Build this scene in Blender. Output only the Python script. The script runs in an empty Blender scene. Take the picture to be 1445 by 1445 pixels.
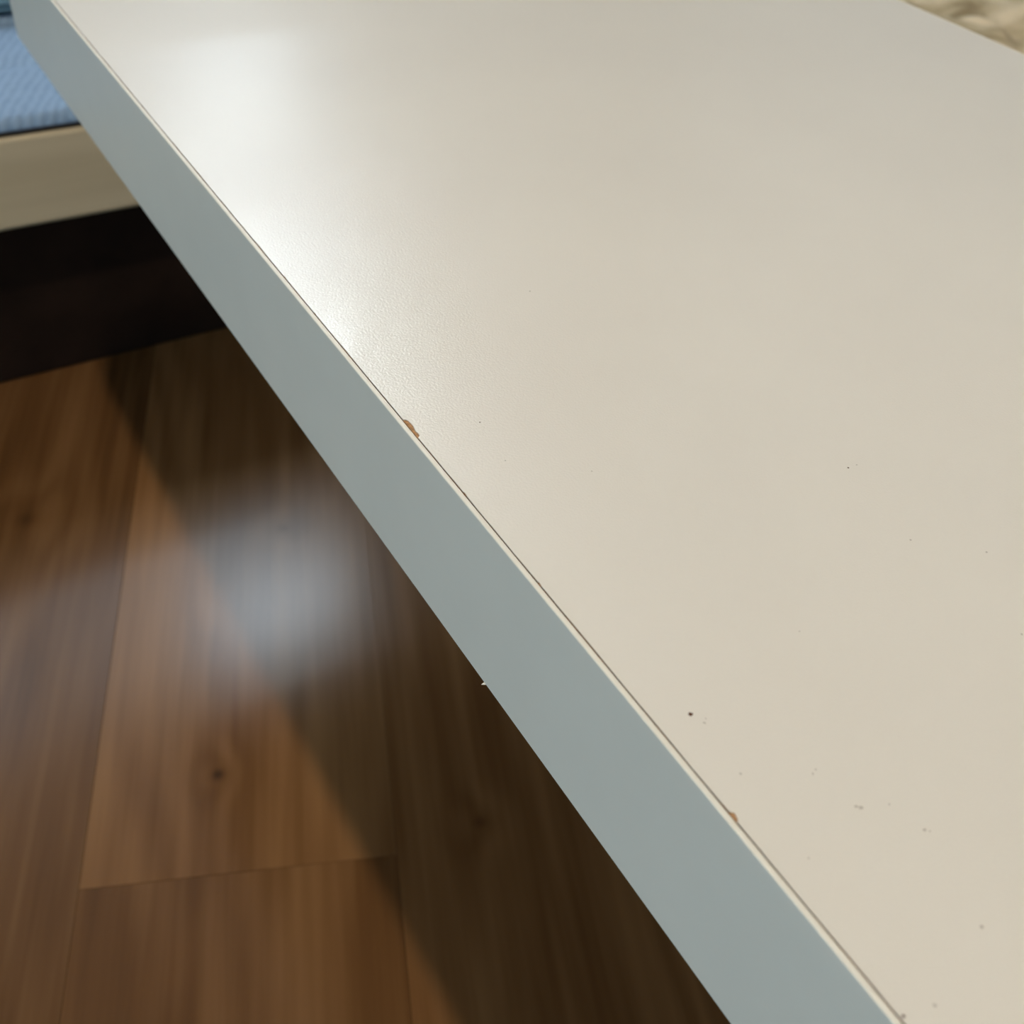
import bpy, bmesh, math, random
from mathutils import Vector, Matrix

random.seed(7)
scene = bpy.context.scene
C = scene.collection
PI = math.pi

# ------------------------------------------------------------------ camera
CAM_H = 0.65                       # camera height above the floor
TOP = 0.45                         # table top height
RIGHT = Vector((0.84285471, -0.53108863, 0.08683780))
DOWN = Vector((-0.31477250, -0.61742818, -0.72090271))
FWD = Vector((0.43647934, 0.58028209, -0.68757434))
cam_data = bpy.data.cameras.new('camera')
cam = bpy.data.objects.new('camera', cam_data)
C.objects.link(cam)
m = Matrix((RIGHT, -DOWN, -FWD)).transposed().to_4x4()
m.translation = Vector((0, 0, CAM_H))
cam.matrix_world = m
cam_data.sensor_fit = 'HORIZONTAL'
cam_data.sensor_width = 36.0
cam_data.lens = 36.0
cam_data.clip_start = 0.01
cam_data.dof.use_dof = True
cam_data.dof.focus_distance = 0.32
cam_data.dof.aperture_fstop = 14.0
scene.camera = cam

# ------------------------------------------------------------------ world, light levels, exposure
world = bpy.data.worlds.new('world')
scene.world = world
world.use_nodes = True
world.node_tree.nodes['Background'].inputs[0].default_value = (0.55, 0.65, 0.8, 1)
world.node_tree.nodes['Background'].inputs[1].default_value = 0.3
LAMP_POS = Vector((-0.023, 0.0, 2.40))    # pendant lamp, nearly above the table's long edge
LAMP_EMIT = 1280.0
FILL_LAMP = Vector((1.50, -0.34, 2.15))     # unseen globe added on the right for warm fill
FILL_EMIT = 4.0
LAMP_COL = (1.0, 0.84, 0.63)
SIDE_EMIT = 4.3                    # unseen daylight window in the left wall, for cool side light
SIDE_COL = (0.53, 0.80, 1.0)
FAR_EMIT = 2.5                     # low bright spot shaped into the panes above the bed
FAR_PEAK = 21.0                     # high bright spot shaped into the same panes
FAR_DIM = 0.3                      # base glow of the panes above the bed
FAR_COL = (0.76, 0.89, 1.0)
scene.view_settings.view_transform = 'Standard'
scene.view_settings.look = 'None'
scene.view_settings.gamma = 1.0
scene.view_settings.use_curve_mapping = False
scene.view_settings.exposure = -0.09
scene.cycles.use_denoising = True
scene.cycles.use_adaptive_sampling = True
scene.cycles.adaptive_threshold = 0.025
scene.cycles.max_bounces = 4
scene.cycles.diffuse_bounces = 2
scene.cycles.glossy_bounces = 2
scene.cycles.sample_clamp_indirect = 6.0

# ------------------------------------------------------------------ materials
def new_mat(name):
    mt = bpy.data.materials.new(name)
    mt.use_nodes = True
    nt = mt.node_tree
    return mt, nt, nt.nodes['Principled BSDF']

def plain(name, col, rough=0.5, spec=0.5, var=0.06, scale=12.0, bump=0.0, bscale=200.0):
    """a plain surface with a little procedural variation"""
    mt, nt, b = new_mat(name)
    tc = nt.nodes.new('ShaderNodeTexCoord')
    n = nt.nodes.new('ShaderNodeTexNoise'); n.inputs['Scale'].default_value = scale
    n.inputs['Detail'].default_value = 4
    nt.links.new(tc.outputs['Object'], n.inputs['Vector'])
    r = nt.nodes.new('ShaderNodeValToRGB')
    r.color_ramp.elements[0].position = 0.3; r.color_ramp.elements[1].position = 0.7
    r.color_ramp.elements[0].color = [c * (1 - var) for c in col] + [1]
    r.color_ramp.elements[1].color = [min(1, c * (1 + var)) for c in col] + [1]
    nt.links.new(n.outputs['Fac'], r.inputs['Fac'])
    nt.links.new(r.outputs['Color'], b.inputs['Base Color'])
    b.inputs['Roughness'].default_value = rough
    b.inputs['Specular IOR Level'].default_value = spec
    if bump > 0:
        n2 = nt.nodes.new('ShaderNodeTexNoise'); n2.inputs['Scale'].default_value = bscale
        n2.inputs['Detail'].default_value = 3
        nt.links.new(tc.outputs['Object'], n2.inputs['Vector'])
        bp = nt.nodes.new('ShaderNodeBump'); bp.inputs['Strength'].default_value = bump
        bp.inputs['Distance'].default_value = 0.001
        nt.links.new(n2.outputs['Fac'], bp.inputs['Height'])
        nt.links.new(bp.outputs['Normal'], b.inputs['Normal'])
    return mt

def emit(name, col, strength):
    mt = bpy.data.materials.new(name); mt.use_nodes = True
    nt = mt.node_tree; nt.nodes.clear()
    e = nt.nodes.new('ShaderNodeEmission'); o = nt.nodes.new('ShaderNodeOutputMaterial')
    e.inputs[0].default_value = (*col, 1); e.inputs[1].default_value = strength
    nt.links.new(e.outputs[0], o.inputs[0])
    return mt

def frosted(name):
    """back-lit frosted glass: dim in the lower half and at the right, brightest high up, its glow shaped to give the table and floor highlights"""
    mt = bpy.data.materials.new(name); mt.use_nodes = True
    nt = mt.node_tree; nt.nodes.clear()
    e = nt.nodes.new('ShaderNodeEmission'); o = nt.nodes.new('ShaderNodeOutputMaterial')
    g = nt.nodes.new('ShaderNodeNewGeometry'); sp = nt.nodes.new('ShaderNodeSeparateXYZ')
    nt.links.new(g.outputs['Position'], sp.inputs[0])
    def bump(c, w, p=2.4):
        q = math_node(nt, 'POWER', math_node(nt, 'ABSOLUTE', math_node(nt, 'DIVIDE', math_node(nt, 'SUBTRACT', sp.outputs[0], c), w)), p)
        return math_node(nt, 'POWER', 2.718, math_node(nt, 'MULTIPLY', q, -1.0))
    def ramp(sock, a, b):
        n = nt.nodes.new('ShaderNodeMapRange'); n.interpolation_type = 'SMOOTHSTEP'
        nt.links.new(sock, n.inputs[0]); n.inputs[1].default_value = a; n.inputs[2].default_value = b
        n.inputs[3].default_value = 0; n.inputs[4].default_value = 1
        return n.outputs[0]
    left = math_node(nt, 'SUBTRACT', 1.0, ramp(sp.outputs[0], 0.55, 0.95))
    up1 = ramp(sp.outputs[2], 1.55, 1.85)
    up2 = ramp(sp.outputs[2], 1.88, 2.30)
    dn = math_node(nt, 'SUBTRACT', 1.0, ramp(sp.outputs[2], 1.30, 1.60))
    low = math_node(nt, 'ADD', FAR_DIM, math_node(nt, 'MULTIPLY', math_node(nt, 'MULTIPLY', bump(0.85, 0.17), FAR_EMIT), dn))
    high = math_node(nt, 'MULTIPLY', math_node(nt, 'ADD', math_node(nt, 'MULTIPLY', left, 0.22 * FAR_PEAK), math_node(nt, 'MULTIPLY', bump(0.72, 0.28, 4.0), 0.15 * FAR_PEAK)), up1)
    top = math_node(nt, 'MULTIPLY', math_node(nt, 'MULTIPLY', bump(0.84, 0.28, 4.0), 1.35 * FAR_PEAK), up2)
    nt.links.new(math_node(nt, 'ADD', low, math_node(nt, 'ADD', high, top)), e.inputs[1])
    e.inputs[0].default_value = (*FAR_COL, 1)
    nt.links.new(e.outputs[0], o.inputs[0])
    return mt

def math_node(nt, op, a, b=None):
    n = nt.nodes.new('ShaderNodeMath'); n.operation = op
    for i, v in enumerate((a, b)):
        if v is None: continue
        if isinstance(v, (int, float)): n.inputs[i].default_value = v
        else: nt.links.new(v, n.inputs[i])
    return n.outputs[0]

PLANK_ANGLE = math.radians(22.8)   # plank run, turned from +Y towards +X

def floor_wood():
    mt, nt, b = new_mat('floor_wood')
    L = nt.links
    geo = nt.nodes.new('ShaderNodeNewGeometry')
    oi = nt.nodes.new('ShaderNodeObjectInfo')
    mp = nt.nodes.new('ShaderNodeMapping'); mp.inputs['Rotation'].default_value = (0, 0, PLANK_ANGLE)
    L.new(geo.outputs['Position'], mp.inputs['Vector'])
    # every plank takes its own stretch of the print
    off = nt.nodes.new('ShaderNodeCombineXYZ')
    L.new(math_node(nt, 'MULTIPLY', oi.outputs['Random'], 13.0), off.inputs[1])
    L.new(math_node(nt, 'MULTIPLY', oi.outputs['Random'], 7.0), off.inputs[2])
    add = nt.nodes.new('ShaderNodeVectorMath'); add.operation = 'ADD'
    L.new(mp.outputs['Vector'], add.inputs[0]); L.new(off.outputs[0], add.inputs[1])
    # knots bend the grain
    ks = [(0.0826, 0.416, 0.0045, 1.0), (0.2251, 0.2934, 0.0045, 0.55), (0.2204, 0.6238, 0.005, 0.45), (0.0311, 0.733, 0.009, 0.5)]
    knot = None; bend = None
    for kx, ky, kr, kw in ks:
        d = nt.nodes.new('ShaderNodeVectorMath'); d.operation = 'DISTANCE'
        L.new(geo.outputs['Position'], d.inputs[0]); d.inputs[1].default_value = (kx, ky, 0)
        q = math_node(nt, 'POWER', math_node(nt, 'DIVIDE', d.outputs['Value'], kr), 2.0)
        k = math_node(nt, 'POWER', 2.718, math_node(nt, 'MULTIPLY', q, -1.0))
        w = math_node(nt, 'POWER', 2.718, math_node(nt, 'MULTIPLY', q, -0.045))
        k = math_node(nt, 'MULTIPLY', k, kw)
        knot = k if knot is None else math_node(nt, 'ADD', knot, k)
        bend = w if bend is None else math_node(nt, 'ADD', bend, w)
    s1 = nt.nodes.new('ShaderNodeMapping'); s1.inputs['Scale'].default_value = (9.0, 1.3, 1)
    L.new(add.outputs[0], s1.inputs['Vector'])
    n1 = nt.nodes.new('ShaderNodeTexNoise'); n1.inputs['Scale'].default_value = 1.0; n1.inputs['Detail'].default_value = 2
    L.new(s1.outputs[0], n1.inputs['Vector'])
    # cathedral rings out of a stretched noise field
    ring_in = math_node(nt, 'ADD', math_node(nt, 'MULTIPLY', n1.outputs['Fac'], 8.0), math_node(nt, 'MULTIPLY', bend, 0.7))
    ring = math_node(nt, 'SINE', math_node(nt, 'MULTIPLY', ring_in, 6.283))
    ring01 = math_node(nt, 'ADD', math_node(nt, 'MULTIPLY', ring, 0.5), 0.5)
    s2 = nt.nodes.new('ShaderNodeMapping'); s2.inputs['Scale'].default_value = (110.0, 4.0, 1)
    L.new(add.outputs[0], s2.inputs['Vector'])
    n2 = nt.nodes.new('ShaderNodeTexNoise'); n2.inputs['Scale'].default_value = 1.0; n2.inputs['Detail'].default_value = 5
    L.new(s2.outputs[0], n2.inputs['Vector'])
    s3 = nt.nodes.new('ShaderNodeMapping'); s3.inputs['Scale'].default_value = (14.0, 2.0, 1)
    L.new(add.outputs[0], s3.inputs['Vector'])
    n3 = nt.nodes.new('ShaderNodeTexNoise'); n3.inputs['Scale'].default_value = 1.0; n3.inputs['Detail'].default_value = 3
    L.new(s3.outputs[0], n3.inputs['Vector'])
    t = math_node(nt, 'ADD', math_node(nt, 'MULTIPLY', ring01, 0.11), math_node(nt, 'MULTIPLY', n2.outputs['Fac'], 0.42))
    t = math_node(nt, 'ADD', t, math_node(nt, 'MULTIPLY', n3.outputs['Fac'], 0.55))
    t = math_node(nt, 'ADD', t, math_node(nt, 'MULTIPLY', oi.outputs['Random'], 0.12))
    t = math_node(nt, 'SUBTRACT', t, math_node(nt, 'MULTIPLY', knot, 0.35))
    r = nt.nodes.new('ShaderNodeValToRGB')
    e = r.color_ramp.elements
    e[0].position = 0.15; e[0].color = (0.060, 0.026, 0.010, 1)
    e[1].position = 0.95; e[1].color = (0.34, 0.175, 0.070, 1)
    x = e.new(0.5); x.color = (0.17, 0.078, 0.027, 1)
    L.new(t, r.inputs['Fac'])
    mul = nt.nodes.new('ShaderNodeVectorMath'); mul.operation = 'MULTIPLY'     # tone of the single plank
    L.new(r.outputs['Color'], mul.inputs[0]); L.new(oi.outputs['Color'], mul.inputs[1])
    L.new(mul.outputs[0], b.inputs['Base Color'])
    b.inputs['Roughness'].default_value = 0.18
    b.inputs['Specular IOR Level'].default_value = 0.17
    bp = nt.nodes.new('ShaderNodeBump'); bp.inputs['Strength'].default_value = 0.05; bp.inputs['Distance'].default_value = 0.0005
    L.new(n2.outputs['Fac'], bp.inputs['Height']); L.new(bp.outputs['Normal'], b.inputs['Normal'])
    return mt

def laminate_mat():
    mt, nt, b = new_mat('cream_laminate')
    L = nt.links
    tc = nt.nodes.new('ShaderNodeTexCoord')
    n = nt.nodes.new('ShaderNodeTexNoise'); n.inputs['Scale'].default_value = 9; n.inputs['Detail'].default_value = 3
    L.new(tc.outputs['Object'], n.inputs['Vector'])
    r = nt.nodes.new('ShaderNodeValToRGB')
    r.color_ramp.elements[0].position = 0.3; r.color_ramp.elements[0].color = (0.745, 0.70, 0.62, 1)
    r.color_ramp.elements[1].position = 0.7; r.color_ramp.elements[1].color = (0.775, 0.73, 0.645, 1)
    L.new(n.outputs['Fac'], r.inputs['Fac']); L.new(r.outputs['Color'], b.inputs['Base Color'])
    b.inputs['Roughness'].default_value = 0.29
    b.inputs['Specular IOR Level'].default_value = 0.9
    b.inputs['Coat Weight'].default_value = 0.4
    b.inputs['Coat Roughness'].default_value = 0.06
    # fine pearl texture pressed into the laminate
    n2 = nt.nodes.new('ShaderNodeTexNoise'); n2.inputs['Scale'].default_value = 1300; n2.inputs['Detail'].default_value = 2
    L.new(tc.outputs['Object'], n2.inputs['Vector'])
    bp = nt.nodes.new('ShaderNodeBump'); bp.inputs['Strength'].default_value = 0.28; bp.inputs['Distance'].default_value = 0.0004
    L.new(n2.outputs['Fac'], bp.inputs['Height']); L.new(bp.outputs['Normal'], b.inputs['Normal'])
    return mt

def pale_wood():
    mt, nt, b = new_mat('pale_wood')
    L = nt.links
    tc = nt.nodes.new('ShaderNodeTexCoord')
    s = nt.nodes.new('ShaderNodeMapping'); s.inputs['Scale'].default_value = (3.0, 30.0, 45.0)
    L.new(tc.outputs['Object'], s.inputs['Vector'])
    n = nt.nodes.new('ShaderNodeTexNoise'); n.inputs['Scale'].default_value = 1; n.inputs['Detail'].default_value = 5
    L.new(s.outputs[0], n.inputs['Vector'])
    r = nt.nodes.new('ShaderNodeValToRGB')
    r.color_ramp.elements[0].position = 0.3; r.color_ramp.elements[0].color = (0.56, 0.46, 0.30, 1)
    r.color_ramp.elements[1].position = 0.75; r.color_ramp.elements[1].color = (0.68, 0.57, 0.39, 1)
    L.new(n.outputs['Fac'], r.inputs['Fac']); L.new(r.outputs['Color'], b.inputs['Base Color'])
    b.inputs['Roughness'].default_value = 0.45
    return mt

def blue_quilt():
    """blue woven cover with a fine diagonal rib"""
    mt, nt, b = new_mat('blue_ribbed_cover')
    L = nt.links
    tc = nt.nodes.new('ShaderNodeTexCoord')
    s = nt.nodes.new('ShaderNodeMapping'); s.inputs['Rotation'].default_value = (0, 0, math.radians(28))
    L.new(tc.outputs['Object'], s.inputs['Vector'])
    wv = nt.nodes.new('ShaderNodeTexWave'); wv.inputs['Scale'].default_value = 38
    wv.inputs['Distortion'].default_value = 3.0; wv.inputs['Detail'].default_value = 2; wv.inputs['Detail Scale'].default_value = 3
    L.new(s.outputs[0], wv.inputs['Vector'])
    n = nt.nodes.new('ShaderNodeTexNoise'); n.inputs['Scale'].default_value = 60; n.inputs['Detail'].default_value = 3
    L.new(tc.outputs['Object'], n.inputs['Vector'])
    f = math_node(nt, 'ADD', math_node(nt, 'MULTIPLY', wv.outputs['Fac'], 0.5), math_node(nt, 'MULTIPLY', n.outputs['Fac'], 0.5))
    r = nt.nodes.new('ShaderNodeValToRGB')
    r.color_ramp.elements[0].position = 0.2; r.color_ramp.elements[0].color = (0.20, 0.31, 0.47, 1)
    r.color_ramp.elements[1].position = 0.85; r.color_ramp.elements[1].color = (0.27, 0.395, 0.565, 1)
    L.new(f, r.inputs['Fac']); L.new(r.outputs['Color'], b.inputs['Base Color'])
    b.inputs['Roughness'].default_value = 0.75
    bp = nt.nodes.new('ShaderNodeBump'); bp.inputs['Strength'].default_value = 0.5; bp.inputs['Distance'].default_value = 0.002
    L.new(f, bp.inputs['Height']); L.new(bp.outputs['Normal'], b.inputs['Normal'])
    return mt

def mottled_cloth():
    mt, nt, b = new_mat('mottled_beige_cloth')
    L = nt.links
    tc = nt.nodes.new('ShaderNodeTexCoord')
    n = nt.nodes.new('ShaderNodeTexNoise'); n.inputs['Scale'].default_value = 11; n.inputs['Detail'].default_value = 4
    n.inputs['Distortion'].default_value = 0.8
    L.new(tc.outputs['Object'], n.inputs['Vector'])
    r = nt.nodes.new('ShaderNodeValToRGB')
    e = r.color_ramp.elements
    e[0].position = 0.33; e[0].color = (0.30, 0.22, 0.11, 1)
    e[1].position = 0.68; e[1].color = (0.80, 0.64, 0.42, 1)
    x = e.new(0.45); x.color = (0.55, 0.44, 0.27, 1)
    x = e.new(0.56); x.color = (0.74, 0.62, 0.43, 1)
    L.new(n.outputs['Fac'], r.inputs['Fac']); L.new(r.outputs['Color'], b.inputs['Base Color'])
    b.inputs['Roughness'].default_value = 0.6
    return mt

M = {}
M['floor'] = floor_wood()
M['subfloor'] = plain('subfloor', (0.03, 0.018, 0.01), 0.9)
M['wall'] = plain('wall_paint', (0.40, 0.40, 0.39), 0.8, 0.2, 0.03, 4.0, 0.1, 120)
M['ceiling'] = plain('ceiling_paint', (0.48, 0.48, 0.48), 0.85, 0.2, 0.02, 4.0)
M['trim'] = plain('white_trim', (0.72, 0.71, 0.68), 0.45, 0.4, 0.03)
M['laminate'] = laminate_mat()
M['band'] = plain('edge_band', (0.78, 0.735, 0.635), 0.42, 0.4, 0.015, 30.0)
M['core'] = plain('chipboard', (0.42, 0.24, 0.12), 0.9, 0.2, 0.45, 700.0)
M['underside'] = plain('table_underside', (0.55, 0.53, 0.48), 0.6)
M['speck'] = plain('dark_dirt', (0.10, 0.05, 0.03), 0.9, 0.1)
M['smudge'] = plain('pale_scuff', (0.50, 0.46, 0.40), 0.7, 0.2)
M['metal'] = plain('white_metal', (0.70, 0.70, 0.68), 0.35, 0.5, 0.02)
M['bed'] = pale_wood()
M['blue'] = blue_quilt()
M['piping'] = plain('blue_piping', (0.25, 0.365, 0.53), 0.7, 0.3, 0.08, 90)
M['shadowgap'] = plain('shadow_gap_dark', (0.05, 0.035, 0.025), 0.8)
M['shade_panel'] = plain('underbed_shade', (0.016, 0.008, 0.005), 0.7, 0.15, 0.3, 20)
M['teal'] = plain('teal_cloth', (0.16, 0.28, 0.36), 0.85, 0.2, 0.2, 40, 0.4, 300)
M['mottle'] = mottled_cloth()
M['bench'] = plain('brown_bench', (0.16, 0.095, 0.05), 0.55, 0.4, 0.25, 14)
M['lampmetal'] = plain('lamp_metal', (0.7, 0.69, 0.66), 0.4)
M['added_shade'] = plain('added_dark_shade', (0.05, 0.05, 0.05), 0.5)
M['bulb'] = emit('bulb_light', LAMP_COL, LAMP_EMIT)
M['side_pane'] = emit('unseen_side_daylight', SIDE_COL, SIDE_EMIT)
M['fill_globe'] = emit('globe_fill_light', LAMP_COL, FILL_EMIT)
M['far_pane'] = frosted('far_frosted_glass')

# ------------------------------------------------------------------ helpers
def obj(name, bm, mat, parent=None, smooth=False):
    me = bpy.data.meshes.new(name)
    bmesh.ops.recalc_face_normals(bm, faces=bm.faces)
    bm.to_mesh(me); bm.free()
    me.materials.append(mat)
    if smooth:
        for p in me.polygons: p.use_smooth = True
    o = bpy.data.objects.new(name, me)
    C.objects.link(o)
    if parent is not None: o.parent = parent
    return o

def empty(name, loc=(0, 0, 0)):
    o = bpy.data.objects.new(name, None); o.empty_display_size = 0.1
    C.objects.link(o); o.location = loc
    return o

def tag(o, label=None, cat=None, group=None, kind=None):
    if label: o['label'] = label
    if cat: o['category'] = cat
    if group: o['group'] = group
    if kind: o['kind'] = kind
    return o

def box_bm(x0, x1, y0, y1, z0, z1, bevel=0.0, seg=2, bm=None):
    own = bm is None
    if own: bm = bmesh.new()
    vs = [bm.verts.new((x, y, z)) for z in (z0, z1) for y in (y0, y1) for x in (x0, x1)]
    fs = [(0, 1, 3, 2), (4, 5, 7, 6), (0, 1, 5, 4), (2, 3, 7, 6), (0, 2, 6, 4), (1, 3, 7, 5)]
    for f in fs: bm.faces.new([vs[i] for i in f])
    if bevel > 0:
        bmesh.ops.bevel(bm, geom=list(bm.edges), offset=bevel, segments=seg, profile=0.5, affect='EDGES', clamp_overlap=True)
    return bm

def lathe_bm(profile, n=32):
    bm = bmesh.new(); rings = []
    for r, z in profile:
        if r < 1e-6: rings.append([bm.verts.new((0, 0, z))])
        else: rings.append([bm.verts.new((r * math.cos(2 * PI * i / n), r * math.sin(2 * PI * i / n), z)) for i in range(n)])
    for a, b in zip(rings, rings[1:]):
        for i in range(n):
            j = (i + 1) % n
            if len(a) == 1: bm.faces.new((a[0], b[i], b[j]))
            elif len(b) == 1: bm.faces.new((a[i], a[j], b[0]))
            else: bm.faces.new((a[i], a[j], b[j], b[i]))
    return bm

def prism_bm(pts, z0, z1):
    bm = bmesh.new()
    lo = [bm.verts.new((x, y, z0)) for x, y in pts]; hi = [bm.verts.new((x, y, z1)) for x, y in pts]
    n = len(pts)
    bm.faces.new(hi); bm.faces.new(lo[::-1])
    for i in range(n):
        j = (i + 1) % n; bm.faces.new((lo[i], lo[j], hi[j], hi[i]))
    return bm

def tube_bm(pts, r, n=8, closed=False):
    bm = bmesh.new(); rings = []
    for i, p in enumerate(pts):
        p = Vector(p)
        a = Vector(pts[i - 1]) if i > 0 else p; b = Vector(pts[i + 1]) if i < len(pts) - 1 else p
        t = (b - a).normalized()
        u = t.cross(Vector((0, 0, 1)));
        if u.length < 1e-4: u = t.cross(Vector((0, 1, 0)))
        u.normalize(); v = t.cross(u).normalized()
        rings.append([bm.verts.new(p + r * (math.cos(2 * PI * k / n) * u + math.sin(2 * PI * k / n) * v)) for k in range(n)])
    for a, b in zip(rings, rings[1:]):
        for k in range(n): bm.faces.new((a[k], a[(k + 1) % n], b[(k + 1) % n], b[k]))
    bm.faces.new(rings[0]); bm.faces.new(rings[-1][::-1])
    return bm

# ------------------------------------------------------------------ the room
RX0, RX1, RY0, RY1, RZ = -1.9, 2.1, -1.7, 2.40, 2.60
T = 0.12
fl = obj('floor', box_bm(RX0, RX1, RY0, RY1, -0.03, -0.012), M['subfloor']); tag(fl, kind='structure')
tag(obj('ceiling', box_bm(RX0 - T, RX1 + T, RY0 - T, RY1 + T, RZ, RZ + 0.1), M['ceiling']), kind='structure')
tag(obj('wall_right', box_bm(RX1, RX1 + T, RY0, RY1, -0.03, RZ), M['wall']), kind='structure')
tag(obj('wall_near', box_bm(RX0 - T, RX1 + T, RY0 - T, RY0, -0.03, RZ), M['wall']), kind='structure')

def wall_with_hole(name, axis, at, a0, a1, h0, h1, z0, z1):
    """wall slab from a0..a1 with a window hole h0..h1 x z0..z1; the slab lies outside the room"""
    bm = bmesh.new()
    def put(u0, u1, w0, w1):
        if axis == 'y': box_bm(u0, u1, at, at + T, w0, w1, bm=bm)
        else: box_bm(at - T, at, u0, u1, w0, w1, bm=bm)
    put(a0, h0, -0.03, RZ); put(h1, a1, -0.03, RZ); put(h0, h1, -0.03, z0); put(h0, h1, z1, RZ)
    return tag(obj(name, bm, M['wall']), kind='structure')

# far wall, high window over the bed: two tall frosted panes
FW = (-0.95, 1.16, 1.13, 2.54)
wall_with_hole('wall_far', 'y', RY1, RX0 - T, RX1 + T, FW[0], FW[1], FW[2], FW[3])
w1 = empty('window_1', (0.04, RY1, FW[2])); tag(w1, 'wide high window above the bed', kind='structure')
def window_far():
    x0, x1, z0, z1 = FW
    y0, y1 = RY1 + 0.012, RY1 + 0.06
    L0 = w1.location
    def bx(name, a, b, c, d, e, f, mat, par=w1):
        return obj(name, box_bm(a - L0.x, b - L0.x, c - L0.y, d - L0.y, e - L0.z, f - L0.z), M[mat], par)
    bx('window_frame', x0, x0 + .03, y0, y1, z0, z1, 'trim'); bx('window_frame', x1 - .03, x1, y0, y1, z0, z1, 'trim')
    bx('window_frame', x0 + .03, x1 - .03, y0, y1, z0, z0 + .02, 'trim'); bx('window_frame', x0 + .03, x1 - .03, y0, y1, z1 - .03, z1, 'trim')
    bx('mullion', -.02, .02, y0, y1, z0 + .02, z1 - .03, 'trim')
    for a, b in ((x0 + .03, -0.02), (0.02, x1 - .03)):
        bx('pane', a, b, y1 - .02, y1 - .012, z0 + .02, z1 - .03, 'far_pane')
window_far()

# left wall, unseen daylight window set low to favour the table edge over the floor
LW = (-1.5, 0.5, 0.10, 1.05)
wall_with_hole('wall_left', 'x', RX0, RY0, RY1, LW[0], LW[1], LW[2], LW[3])
w2 = empty('unseen_window_2', (RX0, -0.5, LW[2])); tag(w2, 'unseen window in the left wall, set low for cool side light', kind='structure')
def unseen_left_window():
    y0, y1, z0, z1 = LW
    xo, xi = RX0 - 0.06, RX0 - 0.012
    L0 = w2.location
    def bx(name, a, b, c, d, e, f, mat):
        return obj(name, box_bm(a - L0.x, b - L0.x, c - L0.y, d - L0.y, e - L0.z, f - L0.z), M[mat], w2)
    bx('window_frame', xo, xi, y0, y0 + .04, z0, z1, 'trim'); bx('window_frame', xo, xi, y1 - .04, y1, z0, z1, 'trim')
    bx('window_frame', xo, xi, y0 + .04, y1 - .04, z0, z0 + .04, 'trim'); bx('window_frame', xo, xi, y0 + .04, y1 - .04, z1 - .04, z1, 'trim')
    ym = (y0 + y1) / 2
    bx('mullion', xo, xi, ym - .025, ym + .025, z0 + .04, z1 - .04, 'trim')
    bx('pane', xo + .01, xo + .018, y0 + .04, ym - .025, z0 + .04, z1 - .04, 'side_pane')
    bx('pane', xo + .01, xo + .018, ym + .025, y1 - .04, z0 + .04, z1 - .04, 'side_pane')
unseen_left_window()

# floor planks: each its own board, laid at an angle to the bed and table, clipped by the walls
def planks():
    u = Vector((math.sin(PLANK_ANGLE), math.cos(PLANK_ANGLE), 0))      # along
    w = Vector((math.cos(PLANK_ANGLE), -math.sin(PLANK_ANGLE), 0))     # across
    W, LN, G = 0.2035, 1.25, 0.0001
    base_w = 0.0346
    corners = [Vector((x, y, 0)) for x in (RX0, RX1) for y in (RY0, RY1)]
    i0 = math.floor((min(c.dot(w) for c in corners) - base_w) / W); i1 = math.ceil((max(c.dot(w) for c in corners) - base_w) / W)
    a0 = min(c.dot(u) for c in corners); a1 = max(c.dot(u) for c in corners)
    rnd = random.Random(3)
    for i in range(i0, i1):
        lo = base_w + i * W
        st = a0 - rnd.random() * LN
        if -5 <= i <= 4: st = (0.04, 0.07, -0.02, 0.09)[i % 4] - LN * 2
        if i == -1: st = 0.340 - LN * 2                # end joint seen near the left of the picture
        while st < a1:
            if st + LN < a0: st += LN; continue
            bm = bmesh.new()
            cs = [w * (lo + G) + u * (st + G), w * (lo + W - G) + u * (st + G), w * (lo + W - G) + u * (st + LN - G), w * (lo + G) + u * (st + LN - G)]
            bl = [bm.verts.new((c.x, c.y, -0.012)) for c in cs]
            cc = sum(cs, Vector()) / 4
            def ins(c, k): 
                d = c - cc; return cc + u * (d.dot(u) - math.copysign(k, d.dot(u))) + w * (d.dot(w) - math.copysign(k, d.dot(w)))
            md = [bm.verts.new((c.x, c.y, -0.0002)) for c in cs]
            tp = [bm.verts.new((*ins(c, 0.0002).xy, 0.0)) for c in cs]
            bm.faces.new(tp); bm.faces.new(bl[::-1])
            for k in range(4):
                j = (k + 1) % 4
                bm.faces.new((bl[k], bl[j], md[j], md[k])); bm.faces.new((md[k], md[j], tp[j], tp[k]))
            for co, no in (((RX0, 0, 0), (-1, 0, 0)), ((RX1, 0, 0), (1, 0, 0)), ((0, RY0, 0), (0, -1, 0)), ((0, RY1, 0), (0, 1, 0))):
                g = bmesh.ops.bisect_plane(bm, geom=bm.verts[:] + bm.edges[:] + bm.faces[:], plane_co=co, plane_no=no, clear_outer=True)
                ed = [e for e in g['geom_cut'] if isinstance(e, bmesh.types.BMEdge)]
                if ed: bmesh.ops.contextual_create(bm, geom=ed)
            tone = rnd.uniform(0.78, 0.98)
            if i == -2: tone = 0.64  # darkened to stand in for the shadow over the lower-left floor
            if i == -1: tone = 0.86 if st > 0.3 else 0.76  # nearer piece darker, painting in the same lower-left shadow
            if i in (0, 1): tone = 0.86
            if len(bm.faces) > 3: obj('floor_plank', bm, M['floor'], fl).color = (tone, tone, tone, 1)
            else: bm.free()
            st += LN
planks()

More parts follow.
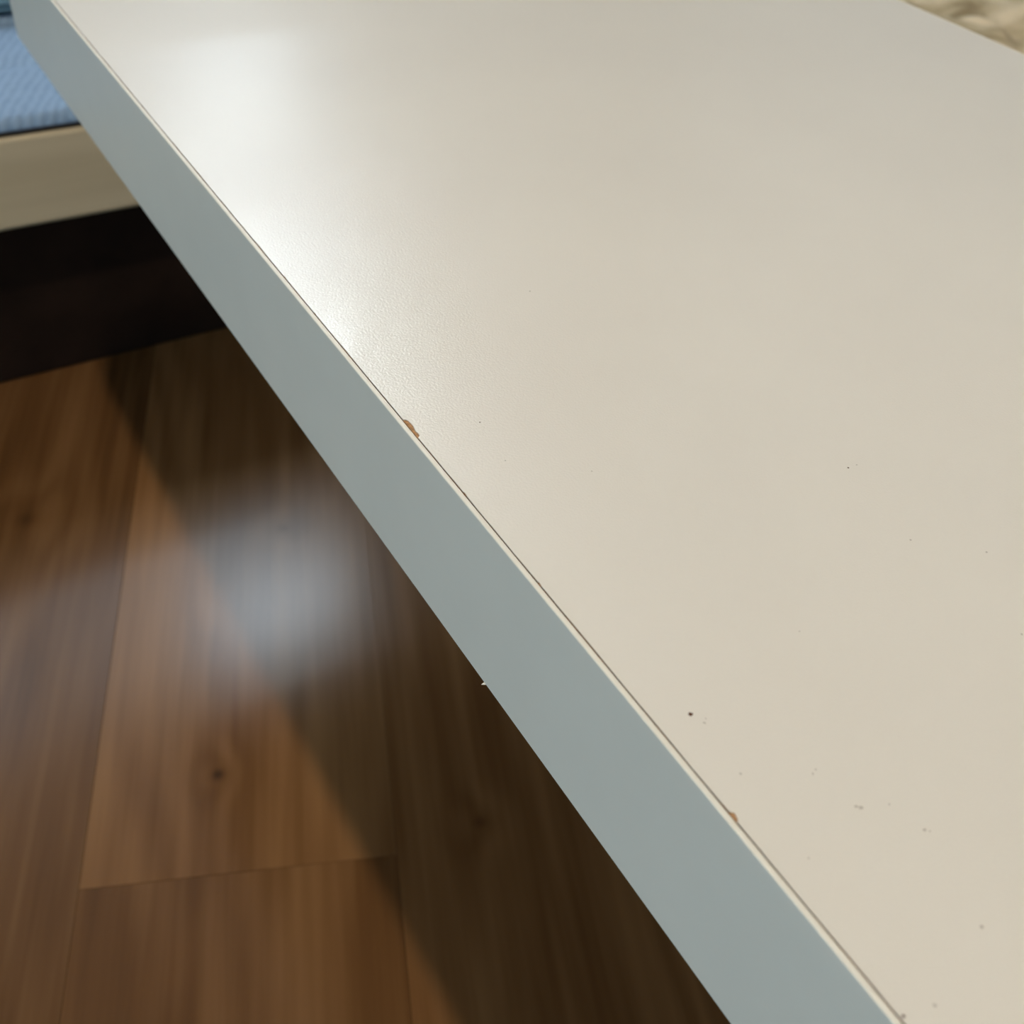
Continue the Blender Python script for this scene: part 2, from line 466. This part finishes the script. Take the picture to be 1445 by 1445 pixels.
for nm, a in (('baseboard_far', (RX0, RX1, RY1 - .012, RY1)), ('baseboard_right', (RX1 - .012, RX1, RY0, RY1 - .012)),
              ('baseboard_left', (RX0, RX0 + .012, RY0, RY1 - .012)), ('baseboard_near', (RX0 + .012, RX1 - .012, RY0, RY0 + .012))):
    tag(obj(nm, box_bm(*a, 0.0005, 0.07, 0.003), M['trim']), kind='structure')

# ------------------------------------------------------------------ the table
XO = 0.1169                        # outer face of the long edge
XS = 0.1185                        # inner side of the edge band (the seam)
XR = 0.6210                        # far long edge
YN, YF = -0.62, 0.772
THK = 0.0624
CR = 0.028
table = empty('table', (0.37, 0.08, 0))
tag(table, 'cream laminate table with chipped edge band and rounded corner', 'table')
TL = table.location

def rrect(x0, x1, y0, y1, r, n=10):
    pts = []
    for cx, cy, a in ((x1 - r, y1 - r, 0), (x0 + r, y1 - r, PI / 2), (x0 + r, y0 + r, PI), (x1 - r, y0 + r, 1.5 * PI)):
        for k in range(n + 1):
            t = a + k / n * PI / 2; pts.append((cx + r * math.cos(t), cy + r * math.sin(t)))
    return pts

def to_local(o):
    o.matrix_parent_inverse = Matrix.Translation(-TL); return o

def edge_band():
    b = XS - XO; e = 0.00045
    bm = bmesh.new()
    # profile of the band: (inset from the outer outline, z)
    prof = [(b, TOP - THK), (e, TOP - THK), (0.35 * e, TOP - THK + 0.35 * e), (0, TOP - THK + e), (0, TOP - e), (0.3 * e, TOP - 0.3 * e), (e, TOP), (b - 0.0002, TOP), (b, TOP - 0.0002)]
    rings = []
    for ins, z in prof:
        rings.append([bm.verts.new((x, y, z)) for x, y in rrect(XO + ins, XR - ins, YN + ins, YF - ins, CR - ins)])
    n = len(rings[0])
    for k in range(len(rings)):
        a, c = rings[k], rings[(k + 1) % len(rings)]
        for i in range(n):
            j = (i + 1) % n; bm.faces.new((a[i], a[j], c[j], c[i]))
    return to_local(obj('edge_band', bm, M['band'], table))
eb = edge_band()

def core():
    i = XS - XO + 0.00034
    return to_local(obj('chipboard_core', prism_bm(rrect(XO + i, XR - i, YN + i, YF - i, CR - i), TOP - THK + 0.0006, TOP - 0.0004), M['core'], table))
core()

def laminate():
    gap = 0.00034
    i = XS - XO + gap
    pts = rrect(XO + i, XR - i, YN + i, YF - i, CR - i)
    # the long front edge, with its nicks and chips, runs from the far corner to the near one
    x = XO + i
    far = (x, YF - CR); near = (x, YN + CR)
    chips = [
        [(x, .31116), (x + .00028, .3108), (x, .30894)],
        [(x, .2850), (x + .00028, .28451), (x, .28357)],
        [(x, .21930), (.11955, .21890), (.11993, .21812), (.12000, .21740), (.12012, .21655), (.12016, .21534), (.11998, .2147), (.11989, .21389), (.11968, .2133), (.11962, .21244), (.11975, .2119), (.11983, .21142), (.11973, .2103), (.11935, .2099), (x, .20955)],
        [(x, .1824), (x + .00026, .18195), (x, .1800)],
        [(x, .14299), (x + .00025, .14254), (x, .14114)],
        [(x, .0690), (x + .0001, .0668), (x + .00008, .06532), (.11935, .06469), (.11978, .0644), (.11960, .06362), (.11952, .0630), (x, .06230)],
    ]
    rnd = random.Random(11)
    seq = []
    y = YF - CR - 0.01; stops = [c for ch in chips for c in ch]
    base = []
    while y > YN + CR + 0.01:
        if not any(ch[-1][1] - .002 < y < ch[0][1] + .002 for ch in chips):
            base.append((x + rnd.uniform(-.00005, .00007), y))
        y -= rnd.uniform(.004, .012)
    seq = sorted(base + stops, key=lambda p: -p[1])
    # place them between the far-left arc and the near-left arc
    k = 2 * 11
    pts = pts[:k] + seq + pts[k:]
    return to_local(obj('laminate_top', prism_bm(pts, TOP - 0.0004, TOP), M['laminate'], table))
laminate()
to_local(obj('underside_panel', prism_bm(rrect(XO + .002, XR - .002, YN + .002, YF - .002, CR), TOP - THK + 0.0001, TOP - THK + 0.0006), M['underside'], table))

def speck(x, y, r, mat, ax=1.0, rot=0.0, lab=None):
    rnd = random.Random(int(x * 1e6) + int(y * 1e5))
    n = 9; pts = []
    for k in range(n):
        a = 2 * PI * k / n; q = 1.25 * r * rnd.uniform(0.65, 1.15)
        dx, dy = q * math.cos(a) * ax, q * math.sin(a)
        pts.append((x + dx * math.cos(rot) - dy * math.sin(rot), y + dx * math.sin(rot) + dy * math.cos(rot)))
    o = to_local(obj('dirt_speck' if mat == 'speck' else 'scuff_mark', prism_bm(pts, TOP - 0.0001, TOP + 0.00006), M[mat], table))
    return o
for x, y, r in [(.13951, .20761, .00024), (.12802, .08971, .00048), (.23153, .13779, .00026), (.11963, .01451, .0003)]:
    speck(x, y, r, 'speck')
for x, y, r, ax in [(.12933, .08622, .00022, 1.4), (.13043, .087, .00018, 1), (.14263, .06294, .0003, .6), (.14404, .06344, .00018, 1), (.1461, .051, .00035, 1.3),
                    (.14535, .05182, .00024, 1.8), (.1526, .04837, .0002, 1), (.15486, .03984, .0003, 1.6), (.15559, .03903, .0002, 1), (.14797, .01843, .0003, 1.2),
                    (.23505, .13753, .0002, 1.5), (.12673, .04806, .0002, 1), (.2245, .10592, .00025, 1.2), (.2412, .0918, .00025, 1.4), (.1703, .09615, .00018, 1),
                    (.12764, .07129, .00024, 1.4), (.12664, .0127, .0003, 1.3), (.19569, .26535, .0003, 1), (.15783, .17282, .00022, 1), (.13704, .18858, .0002, 1), (.22415, .0663, .0003, .8)]:
    speck(x, y, r, 'smudge', ax, rot=x * 40)

# small burr on the lower arris of the edge band
bm = bmesh.new()
p = [bm.verts.new(v) for v in ((XO + .0002, .1592, TOP - THK + .0006), (XO + .0002, .1580, TOP - THK + .0003), (XO - .0011, .1592, TOP - THK - .0001), (XO + .0002, .1586, TOP - THK - .0001))]
for f in ((0, 1, 2), (0, 2, 3), (1, 3, 2), (0, 3, 1)): bm.faces.new([p[i] for i in f])
to_local(obj('edge_burr', bm, M['band'], table))

# legs: a pair at the near end, a panel leg set back under the far end
for lx in (0.165, 0.573):
    to_local(obj('leg', box_bm(lx - .025, lx + .025, YN + .05, YN + .10, 0.0005, TOP - THK, 0.003), M['metal'], table))
to_local(obj('leg', box_bm(0.47, 0.595, YF - .10, YF - .055, 0.0005, TOP - THK, 0.003), M['metal'], table))

# ------------------------------------------------------------------ the low bed along the far wall
YB = 0.9036
RT, RB = CAM_H - 0.4385 * YB, CAM_H - 0.5268 * YB      # rail top and bottom
BX0, BX1, BY1 = -1.25, 1.0, 2.34
bed = empty('bed', (-0.1, 1.62, 0)); tag(bed, 'low pale wooden bed frame under the blue quilted pad', 'bed')
BL = Vector(bed.location)
def bpart(name, bm, mat, par=None, smooth=False):
    o = obj(name, bm, mat, bed if par is None else par, smooth); o.matrix_parent_inverse = Matrix.Translation(-BL); return o
bpart('side_rail', box_bm(BX0, BX1, YB, YB + .03, RB, RT, 0.003), M['bed'])
bpart('side_rail', box_bm(BX0, BX1, BY1 - .03, BY1, RB, RT, 0.003), M['bed'])
bpart('end_rail', box_bm(BX0, BX0 + .03, YB + .031, BY1 - .031, RB, RT, 0.003), M['bed'])
bpart('end_rail', box_bm(BX1 - .03, BX1, YB + .031, BY1 - .031, RB, RT, 0.003), M['bed'])
for lx in (BX0 + .031, BX1 - .091):
    for ly in (YB + .031, BY1 - .091):
        bpart('leg', box_bm(lx, lx + .06, ly, ly + .06, 0.0005, RT - .03, 0.004), M['bed'])
nsl = 14
for k in range(nsl):
    xx = BX0 + .12 + (BX1 - BX0 - .32) * k / (nsl - 1)
    bpart('slat', box_bm(xx, xx + .08, YB + .031, BY1 - .031, RT - .028, RT - .012, 0.002), M['bed'])
# black panel standing in for the shadow under the bed, behind the rail
bpart('shade_panel', box_bm(BX0 + .10, BX1 - .10, YB + .032, YB + .05, 0.0005, RT - .03, 0.002), M['shade_panel'])
# thin board, set back, coloured dark to deepen the shadow gap above the rail
bpart('shadow_gap_board', box_bm(BX0 + .01, BX1 - .01, YB + .0045, BY1 - .01, RT, RT + .0045), M['shadowgap'])

PB = RT + .005
pad = empty('mattress_pad', (-0.1, 1.62, PB)); tag(pad, 'blue quilted pad lying on the pale wooden bed frame', 'mattress')
def pad_bm():
    x0, x1, y0, y1 = BX0 + .008, BX1 - .008, YB + .0015, BY1 - .006
    ys = []
    y = y0
    while y < y1:
        ys.append(y); y += .004 if y < 1.45 else .03
    ys.append(y1)
    nx = 90
    bm = bmesh.new(); g = {}
    for j, yy in enumerate(ys):
        for i in range(nx + 1):
            xx = x0 + (x1 - x0) * i / nx
            ph = ((yy - 1.012) / .108) % 1.0                       # quilting seams run along the bed
            puff = .0045 * min(1.0, abs(math.sin(PI * ph)) * 2.2)
            d = min(yy - y0, y1 - yy, xx - x0, x1 - xx)
            r = .007
            edge = r - math.sqrt(max(0.0, r * r - (r - min(d, r)) ** 2))
            wob = .0009 * math.sin(xx * 23 + yy * 9) + .0006 * math.sin(xx * 51 - yy * 37)
            g[i, j] = bm.verts.new((xx + .1, yy - 1.62, .0085 + puff - edge + wob * min(1, d / .02)))
    for i in range(nx):
        for j in range(len(ys) - 1):
            bm.faces.new((g[i, j], g[i + 1, j], g[i + 1, j + 1], g[i, j + 1]))
    rim = [(i, 0) for i in range(nx)] + [(nx, j) for j in range(len(ys) - 1)] + [(i, len(ys) - 1) for i in range(nx, 0, -1)] + [(0, j) for j in range(len(ys) - 1, 0, -1)]
    lowv = [bm.verts.new((g[k].co.x, g[k].co.y, 0.0)) for k in rim]
    n = len(rim)
    for k in range(n):
        a, b = rim[k], rim[(k + 1) % n]
        bm.faces.new((lowv[k], lowv[(k + 1) % n], g[b], g[a]))
    bm.faces.new(lowv[::-1])
    return bm
obj('pad_body', pad_bm(), M['blue'], pad, True)
for k in range(3):
    yy = 1.012 + .108 * k
    obj('stitched_seam', tube_bm([(-1.12 + 2.22 * t / 60, yy - 1.62, .0090 + .0006 * math.sin(t * 1.3)) for t in range(61)], .0011, 6), M['piping'], pad, True)

# folded teal blanket lying on the pad
bl = empty('folded_blanket', (-0.05, 1.362, PB + .0150)); tag(bl, 'folded dark teal blanket on top of the blue pad', 'blanket')
for k in range(3):
    bm = box_bm(-.34 + .004 * k, .34 - .006 * k, -.235 + .004 * k, .235, .001 + .022 * k, .0225 + .022 * k, .0095, 3)
    for v in bm.verts:
        v.co.z += .0008 * math.sin(v.co.x * 31 + k) ; v.co.y += .002 * math.sin(v.co.x * 17 + 2 * k)
    obj('fold', bm, M['teal'], bl, True)

# ------------------------------------------------------------------ bench with a crumpled mottled throw, beyond the table
bench = empty('bench', (1.43, 0.95, 0)); tag(bench, 'low brown wooden bench under the mottled beige throw', 'bench')
for k in range(4):
    obj('seat_board', box_bm(-.34 + .172 * k, -.34 + .168 + .172 * k, -.75, .75, .185, .22, .004), M['bench'], bench)
for sx in (-.29, .29):
    for sy in (-.66, .66):
        obj('leg', box_bm(sx - .03, sx + .03, sy - .03, sy + .03, .0005, .185, .004), M['bench'], bench)
for sy in (-.66, .66):
    obj('stretcher', box_bm(-.26, .26, sy - .015, sy + .015, .06, .10, .003), M['bench'], bench)

from mathutils import noise
def throw_bm():
    bm = bmesh.new(); nx, ny = 60, 90
    def P(i, j, lift):
        x = -.34 + .68 * i / nx; y = -.68 + 1.36 * j / ny
        v = Vector((x * 5.0, y * 5.0, 1.7))
        h = abs(noise.noise(v)) * .055 + abs(noise.noise(v * 2.3 + Vector((3, 1, 0)))) * .028 + noise.noise(v * 6) * .004
        edge = min(i, nx - i, j * .7, (ny - j) * .7) / 6.0
        h = max(h, 0) * min(1, edge)
        wob = .012 * noise.noise(Vector((y * 6, x * 6, 4)))
        return (x + wob, y + .012 * noise.noise(Vector((x * 7, y * 7, 9))), .001 + h + lift)
    g = {}
    for lay, lift in ((0, 0.0), (1, .004)):
        for i in range(nx + 1):
            for j in range(ny + 1): g[lay, i, j] = bm.verts.new(P(i, j, lift))
    for i in range(nx):
        for j in range(ny):
            bm.faces.new((g[1, i, j], g[1, i + 1, j], g[1, i + 1, j + 1], g[1, i, j + 1]))
            bm.faces.new((g[0, i, j], g[0, i, j + 1], g[0, i + 1, j + 1], g[0, i + 1, j]))
    rim = [(i, 0) for i in range(nx)] + [(nx, j) for j in range(ny)] + [(i, ny) for i in range(nx, 0, -1)] + [(0, j) for j in range(ny, 0, -1)]
    for a, b in zip(rim, rim[1:] + rim[:1]):
        bm.faces.new((g[0, *a], g[0, *b], g[1, *b], g[1, *a]))
    return bm
th = obj('throw_blanket', throw_bm(), M['mottle'], None, True); th.location = (1.43, 0.95, .2205)
tag(th, 'crumpled mottled beige and brown throw beyond the table corner', 'blanket')

# ------------------------------------------------------------------ pendant lamp
lamp = empty('pendant_lamp', (LAMP_POS.x, LAMP_POS.y, RZ)); tag(lamp, 'small pendant lamp with a dark lampshade added to limit its spread', 'lamp')
dz = LAMP_POS.z - RZ
obj('canopy', lathe_bm([(0, -.0005), (.05, -.0005), (.05, -.018), (.012, -.03), (0, -.03)]), M['lampmetal'], lamp, False)
obj('stem', lathe_bm([(0, -.028), (.007, -.028), (.007, dz + .085), (0, dz + .085)], 12), M['lampmetal'], lamp)
obj('socket', lathe_bm([(0, dz + .09), (.022, dz + .09), (.022, dz + .045), (0, dz + .045)], 20), M['lampmetal'], lamp)
obj('added_shade', lathe_bm([(.023, dz + .088), (.03, dz + .088), (.125, dz + .0), (.128, dz - .012), (.125, dz - .012), (.121, dz - .001), (.028, dz + .084), (.023, dz + .084)], 40), M['added_shade'], lamp, True)  # added to keep the bulb's light off the ceiling and upper walls
obj('bulb', lathe_bm([(0, dz + .047), (.018, dz + .045), (.032, dz + .03), (.040, dz + .008), (.040, dz - .008), (.030, dz - .029), (.015, dz - .039), (0, dz - .042)], 20), M['bulb'], lamp, True)

# ------------------------------------------------------------------ added fill light: unseen globe on the right
gl = empty('fill_pendant', (FILL_LAMP.x, FILL_LAMP.y, RZ)); tag(gl, 'unseen white globe added as warm fill light', 'lamp')
gz = FILL_LAMP.z - RZ
obj('canopy', lathe_bm([(0, -.0005), (.06, -.0005), (.06, -.018), (.014, -.032), (0, -.032)]), M['lampmetal'], gl)  # part of the added fill light
obj('stem', lathe_bm([(0, -.03), (.006, -.03), (.006, gz + .145), (0, gz + .145)], 12), M['lampmetal'], gl)  # part of the added fill light
obj('fill_holder', lathe_bm([(0, gz + .15), (.03, gz + .15), (.045, gz + .125), (.045, gz + .118), (0, gz + .118)], 24), M['lampmetal'], gl)
obj('globe', lathe_bm([(.12 * math.sin(PI * k / 12), gz + .12 * math.cos(PI * k / 12)) for k in range(13)], 24), M['fill_globe'], gl, True)  # unseen, added as warm fill light
